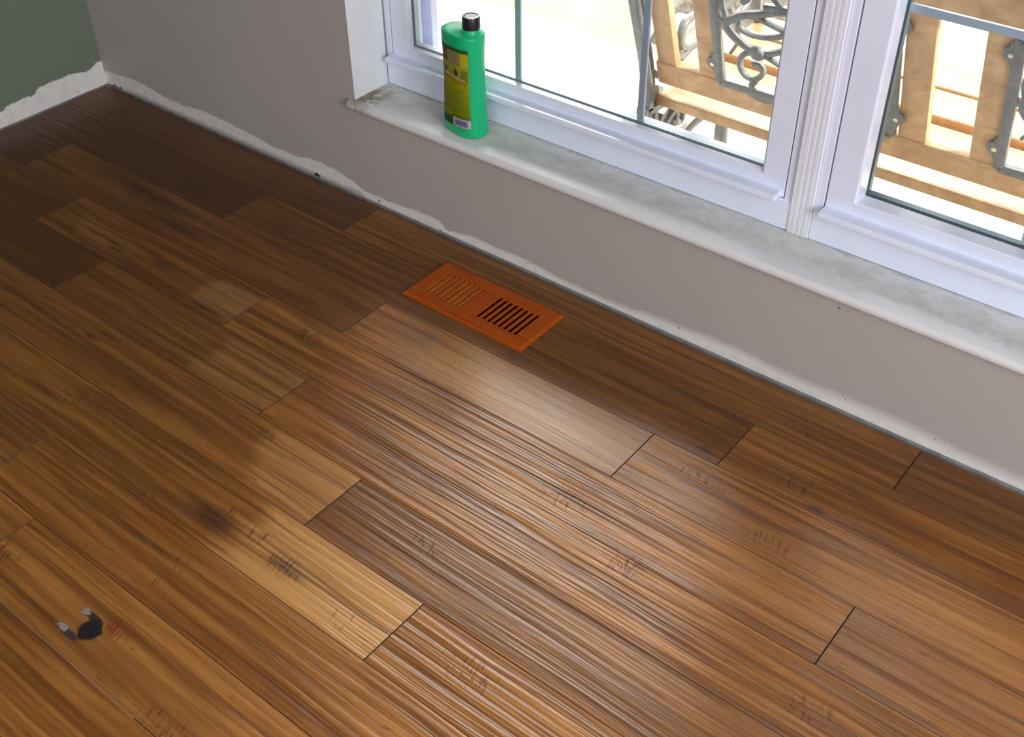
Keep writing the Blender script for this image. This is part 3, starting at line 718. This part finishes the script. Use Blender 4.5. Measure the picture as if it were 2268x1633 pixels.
for i in range(NU):
    for j in range(NV):
        f = bm.faces.new((g[i, j], g[i + 1, j], g[i + 1, j + 1], g[i, j + 1]))
        for l, (a, b) in zip(f.loops, ((i, j), (i + 1, j), (i + 1, j + 1), (i, j + 1))):
            # even spacing across the visible width
            xx = secpt(0, 1, 1, math.radians(205 + (322 - 205) * a / NU)).x; xA = secpt(0, 1, 1, math.radians(205)).x; xB = secpt(0, 1, 1, math.radians(322)).x
            l[uvl].uv = ((xx - xA) / (xB - xA), b / NV)
ext = bmesh.ops.solidify(bm, geom=list(bm.faces), thickness=0.0003)
link('label', bm, BL, bot, smooth=True)

# ------------------------------------------------------------------ yellow scrap near the corner
YEL = plain('yellow_tape', (0.42, 0.40, 0.06), 0.5, 0.1, 60)
bm = bmesh.new(); P = crom([(0.410, -0.0022, 0.352), (0.409, -0.010, 0.340), (0.412, -0.006, 0.330), (0.4155, -0.0012, 0.3225)], 5)
sweep(bm, P, 0.008, (0, 1, 0.2), 0.0008, sides=6, taper=lambda t: 1.0 - 0.6 * t)
t = link('tape_scrap', bm, YEL); tag(t, 'tiny curled yellow scrap stuck on the greige wall near the corner', 'scrap')

# ------------------------------------------------------------------ garden bench outside
GZ = -0.20
bench = empty('garden_bench', (2.02, 0.62, GZ)); tag(bench, 'wood and cast iron garden bench standing outside with its back to the windows', 'bench')
bo = Vector(bench.location)
def LB(nm, bm, m, par=bench, sm=math.radians(45)):
    for v in bm.verts: v.co -= bo
    return link(nm, bm, m, par, smooth=sm)
LEAN = 0.35; ang = math.atan(LEAN)
NRM = Vector((0, -math.cos(ang), -math.sin(ang)))      # back face normal, towards the window
def bk(x, z, off=0.0):                                # a point on the back plane, off metres behind it
    return Vector((x, 0.50 - LEAN * (z - 0.23), z)) + NRM * off
def slab(bm, x0, x1, z0, z1, t0, t1, bev=0.003):
    t = bmesh.new(); bmesh.ops.create_cube(t, size=1.0)
    for v in t.verts:
        x = x0 if v.co.x < 0 else x1; z = z0 if v.co.z < 0 else z1; o_ = t0 if v.co.y < 0 else t1
        v.co = bk(x, z, -o_)
    bmesh.ops.bevel(t, geom=list(t.edges), offset=bev, segments=2, profile=0.5, affect='EDGES')
    merge(bm, t)
XL, XR = 1.352, 2.690
BZ0, BZ1, TZ0, TZ1 = 0.212, 0.268, 0.556, 0.628
bm = bmesh.new(); slab(bm, XL + .015, XR - .015, BZ0, BZ1, 0.0, 0.024); LB('bottom_rail', bm, BENCH)
bm = bmesh.new(); slab(bm, XL + .015, XR - .015, TZ0, TZ1, 0.0, 0.024); LB('top_rail', bm, BENCH)
for a, b in ((1.372, 1.418), (1.476, 1.526), (1.915, 1.970), (2.054, 2.104), (2.496, 2.546), (2.612, 2.660)):
    bm = bmesh.new(); slab(bm, a, b, BZ1 - .001, TZ0 + .001, 0.002, 0.022); LB('back_slat', bm, BENCH)
for a, b, z in ((0.512, 0.632, .178), (0.644, 0.760, .176), (0.772, 0.893, .190), (0.907, 1.020, .190)):
    bm = bmesh.new(); box(bm, XL - .005, XR + .005, a, b, z - .024, z, 0.004); LB('seat_slat', bm, BENCH)
def scroll_panel(x0):
    """cast iron lattice between x0 and x0+0.384: frame, crossing loops, volutes, four screw lugs"""
    xc = x0 + 0.192; bm = bmesh.new(); N = NRM
    q = lambda x, z: bk(x, z, 0.002)
    fx0, fx1, fz0, fz1 = x0 + .006, x0 + .378, 0.272, 0.552
    for A, B in (((fx0, fz0), (fx0, fz1)), ((fx1, fz0), (fx1, fz1)), ((fx0, fz0), (fx1, fz0)), ((fx0, fz1), (fx1, fz1))):
        pa, pb = q(*A), q(*B); sweep(bm, [pa, (pa + pb) / 2, pb], 0.021, N, 0.016)
    zm = 0.412
    base = [([(0.075, .068), (0.035, .073), (-0.005, .072), (-0.045, .066), (-0.085, .050), (-0.124, .036), (-0.160, .012), (-0.161, -.002), (-0.145, -.020), (-0.115, -.036), (-0.093, -.040)], .016, .014),
            ([(-0.035, .026), (-0.062, .033), (-0.095, .040), (-0.122, .037), (-0.134, .025), (-0.130, .007), (-0.109, -.002), (-0.074, .001), (-0.042, .013), (-0.020, .030), (0.0, .044)], .012, .012),
            ([(-0.093, -.038), (-0.066, -.034), (-0.030, -.016), (0.0, -.008)], .013, .012),
            ([(-0.090, -.040), (-0.056, -.051), (-0.028, -.066), (0.0, -.078)], .012, .012),
            ([(-0.093, -.038), (-0.121, -.050), (-0.136, -.069), (-0.136, -.091), (-0.125, -.106), (-0.106, -.109), (-0.089, -.094), (-0.085, -.078), (-0.094, -.069), (-0.107, -.070)], .012, .012),
            ([(-0.157, -.061), (-0.137, -.028)], .007, .008),
            ([(-0.100, -.108), (-0.112, -.126), (-0.100, -.138)], .014, .012),
            ([(-0.180, .015), (-0.160, .012)], .016, .012),
            ([(-0.160, .012), (-0.168, .060), (-0.150, .095), (-0.120, .100), (-0.108, .080), (-0.122, .066)], .012, .011),
            ([(-0.035, .072), (-0.060, .100), (-0.048, .122), (-0.020, .120), (-0.012, .100)], .012, .011),
            ([(-0.005, .072), (0.0, .100), (0.0, .138)], .012, .011)]
    for pts, w_, h_ in base:
        for s in (1, -1):
            P = [q(xc + s * a, zm + b) for a, b in pts]
            sweep(bm, crom(P, 6) if len(P) > 2 else [P[0], (P[0] + P[1]) / 2, P[1]], w_, N, h_)
    for s in (1, -1):
        disc(bm, q(xc + s * -0.093, zm - .039) , N, 0.017, 0.012)
        sweep(bm, crom([q(xc - s * .13, fz0 - .002), q(xc - s * .09, fz0 - .014), q(xc - s * .05, fz0 - .002)], 6), 0.018, N, 0.008)
    disc(bm, q(xc, zm - .005), N, 0.022, 0.012)
    # screw lugs lapping over the neighbouring slats
    lugs = []
    for lx, sgn in ((fx0, -1), (fx1, 1)):
        for lz in (0.316, 0.520):
            c = q(lx + sgn * 0.012, lz) + N * 0.002
            disc(bm, c, N, 0.0155, 0.006, 20); lugs.append(c + N * 0.006)
            disc(bm, q(lx + sgn * 0.004, lz - .016), N, 0.012, 0.007, 14); disc(bm, q(lx + sgn * 0.004, lz + .016), N, 0.012, 0.007, 14)
    p = LB('back_panel', bm, IRON)
    for c in lugs:
        bm = bmesh.new(); disc(bm, c, N, 0.0048, 0.002, 12); LB('screw', bm, SCREW, p)
    return p
scroll_panel(1.524); scroll_panel(2.106)
def end_frame(x, s):
    """cast iron bench end: rear upright and leg, seat rail, arm, front leg, scrolls. s = +1 when the far end"""
    bm = bmesh.new(); N = (1, 0, 0)
    A = lambda pts, w_, h_=0.030, n=7, tp=None: sweep(bm, crom([(x, y, z) for y, z in pts], n), w_, N, h_, taper=tp)
    A([(0.365, .625), (0.372, .56), (0.404, .46), (0.440, .36), (0.475, .26), (0.488, .19), (0.480, .12), (0.468, .03), (0.445, -.09), (0.420, GZ + .004)], 0.030)
    A([(0.470, .150), (0.55, .146), (0.70, .152), (0.85, .166), (0.98, .160), (1.035, .130)], 0.026)
    A([(0.405, .440), (0.47, .462), (0.60, .452), (0.78, .440), (0.93, .442), (1.01, .425), (1.03, .385), (1.00, .36), (0.972, .378)], 0.026)
    A([(0.985, .37), (0.955, .30), (0.965, .22), (1.0, .16)], 0.020)
    A([(1.030, .150), (1.045, .09), (0.990, .03), (0.905, .01), (0.860, -.02), (0.862, -.10), (0.905, GZ + .004)], 0.034)
    A([(0.860, -.015), (0.800, .036), (0.745, .032), (0.690, .028), (0.642, .012)], 0.026, 0.024)
    disc(bm, (x - .014, 0.640, .014), (1, 0, 0), 0.020, 0.028)
    A([(0.485, .185), (0.530, .165), (0.540, .150)], 0.05, 0.016)
    A([(0.525, .150), (0.520, .120), (0.535, .098), (0.552, .112)], 0.020, 0.020)
    A([(0.545, .150), (0.590, .125), (0.618, .085), (0.592, .050), (0.575, .040)], 0.018, 0.020)
    A([(0.612, .105), (0.580, .090), (0.556, .070), (0.552, .050)], 0.020, 0.020)
    A([(0.600, .075), (0.640, .060), (0.650, .085)], 0.016, 0.018)
    A([(0.50, .30), (0.56, .36), (0.66, .37), (0.74, .31), (0.70, .24), (0.62, .25), (0.62, .30), (0.67, .31)], 0.018, 0.018)
    A([(0.74, .31), (0.80, .38), (0.90, .36), (0.92, .28), (0.86, .24), (0.82, .28)], 0.018, 0.018)
    A([(0.48, .25), (0.55, .21), (0.66, .235)], 0.016, 0.016); A([(0.66, .37), (0.68, .42), (0.70, .445)], 0.016, 0.016)
    A([(0.62, .25), (0.60, .19), (0.62, .152)], 0.016, 0.016); A([(0.86, .24), (0.88, .20), (0.87, .165)], 0.016, 0.016)
    LB('end_frame', bm, IRON)
end_frame(XL, 0); end_frame(XR, 1)

# white timber edging and dark mulch beyond the bench
bm = bmesh.new(); a0, a1 = Vector((0.745, 1.56, 0)), Vector((0.718, 1.74, 0)); d_ = (a1 - a0).normalized(); s_ = Vector((d_.y, -d_.x, 0)) * 0.033
P = [a0 - s_, a0 + s_, a1 + s_, a1 - s_]
lo = [bm.verts.new((p.x, p.y, -0.2345)) for p in P]; hi = [bm.verts.new((p.x, p.y, -0.200)) for p in P]
for k_ in range(4): bm.faces.new((lo[k_], lo[(k_ + 1) % 4], hi[(k_ + 1) % 4], hi[k_]))
bm.faces.new(hi); bm.faces.new(lo[::-1]); bmesh.ops.bevel(bm, geom=list(bm.edges), offset=.003, segments=2, affect='EDGES')
t = link('edging_board', bm, plain('white_board', (0.75, 0.75, 0.78), 0.6, 0.03)); tag(t, 'short white edging board on the ground seen between two bench slats', 'board')
def mound(name, x0, x1, y0, y1, z0, h, mat, seed):
    rg = random.Random(seed); bm = bmesh.new(); nx, ny = 26, 18; g = {}
    for i in range(nx + 1):
        for j in range(ny + 1):
            u, v = i / nx, j / ny; e = min(1, 4 * min(u, 1 - u)) * min(1, 4 * min(v, 1 - v))
            g[i, j] = bm.verts.new((x0 + (x1 - x0) * u, y0 + (y1 - y0) * v, z0 + e * (h * (0.6 + rg.random() * 0.4))))
    for i in range(nx):
        for j in range(ny): bm.faces.new((g[i, j], g[i + 1, j], g[i + 1, j + 1], g[i, j + 1]))
    return link(name, bm, mat, smooth=True)
t = mound('mulch_bed', 0.56, 1.02, 1.765, 2.5, -0.237, 0.05, MULCH, 4); tag(t, 'dark brown mulch bed at the patio edge behind the bench', 'mulch', kind='stuff')
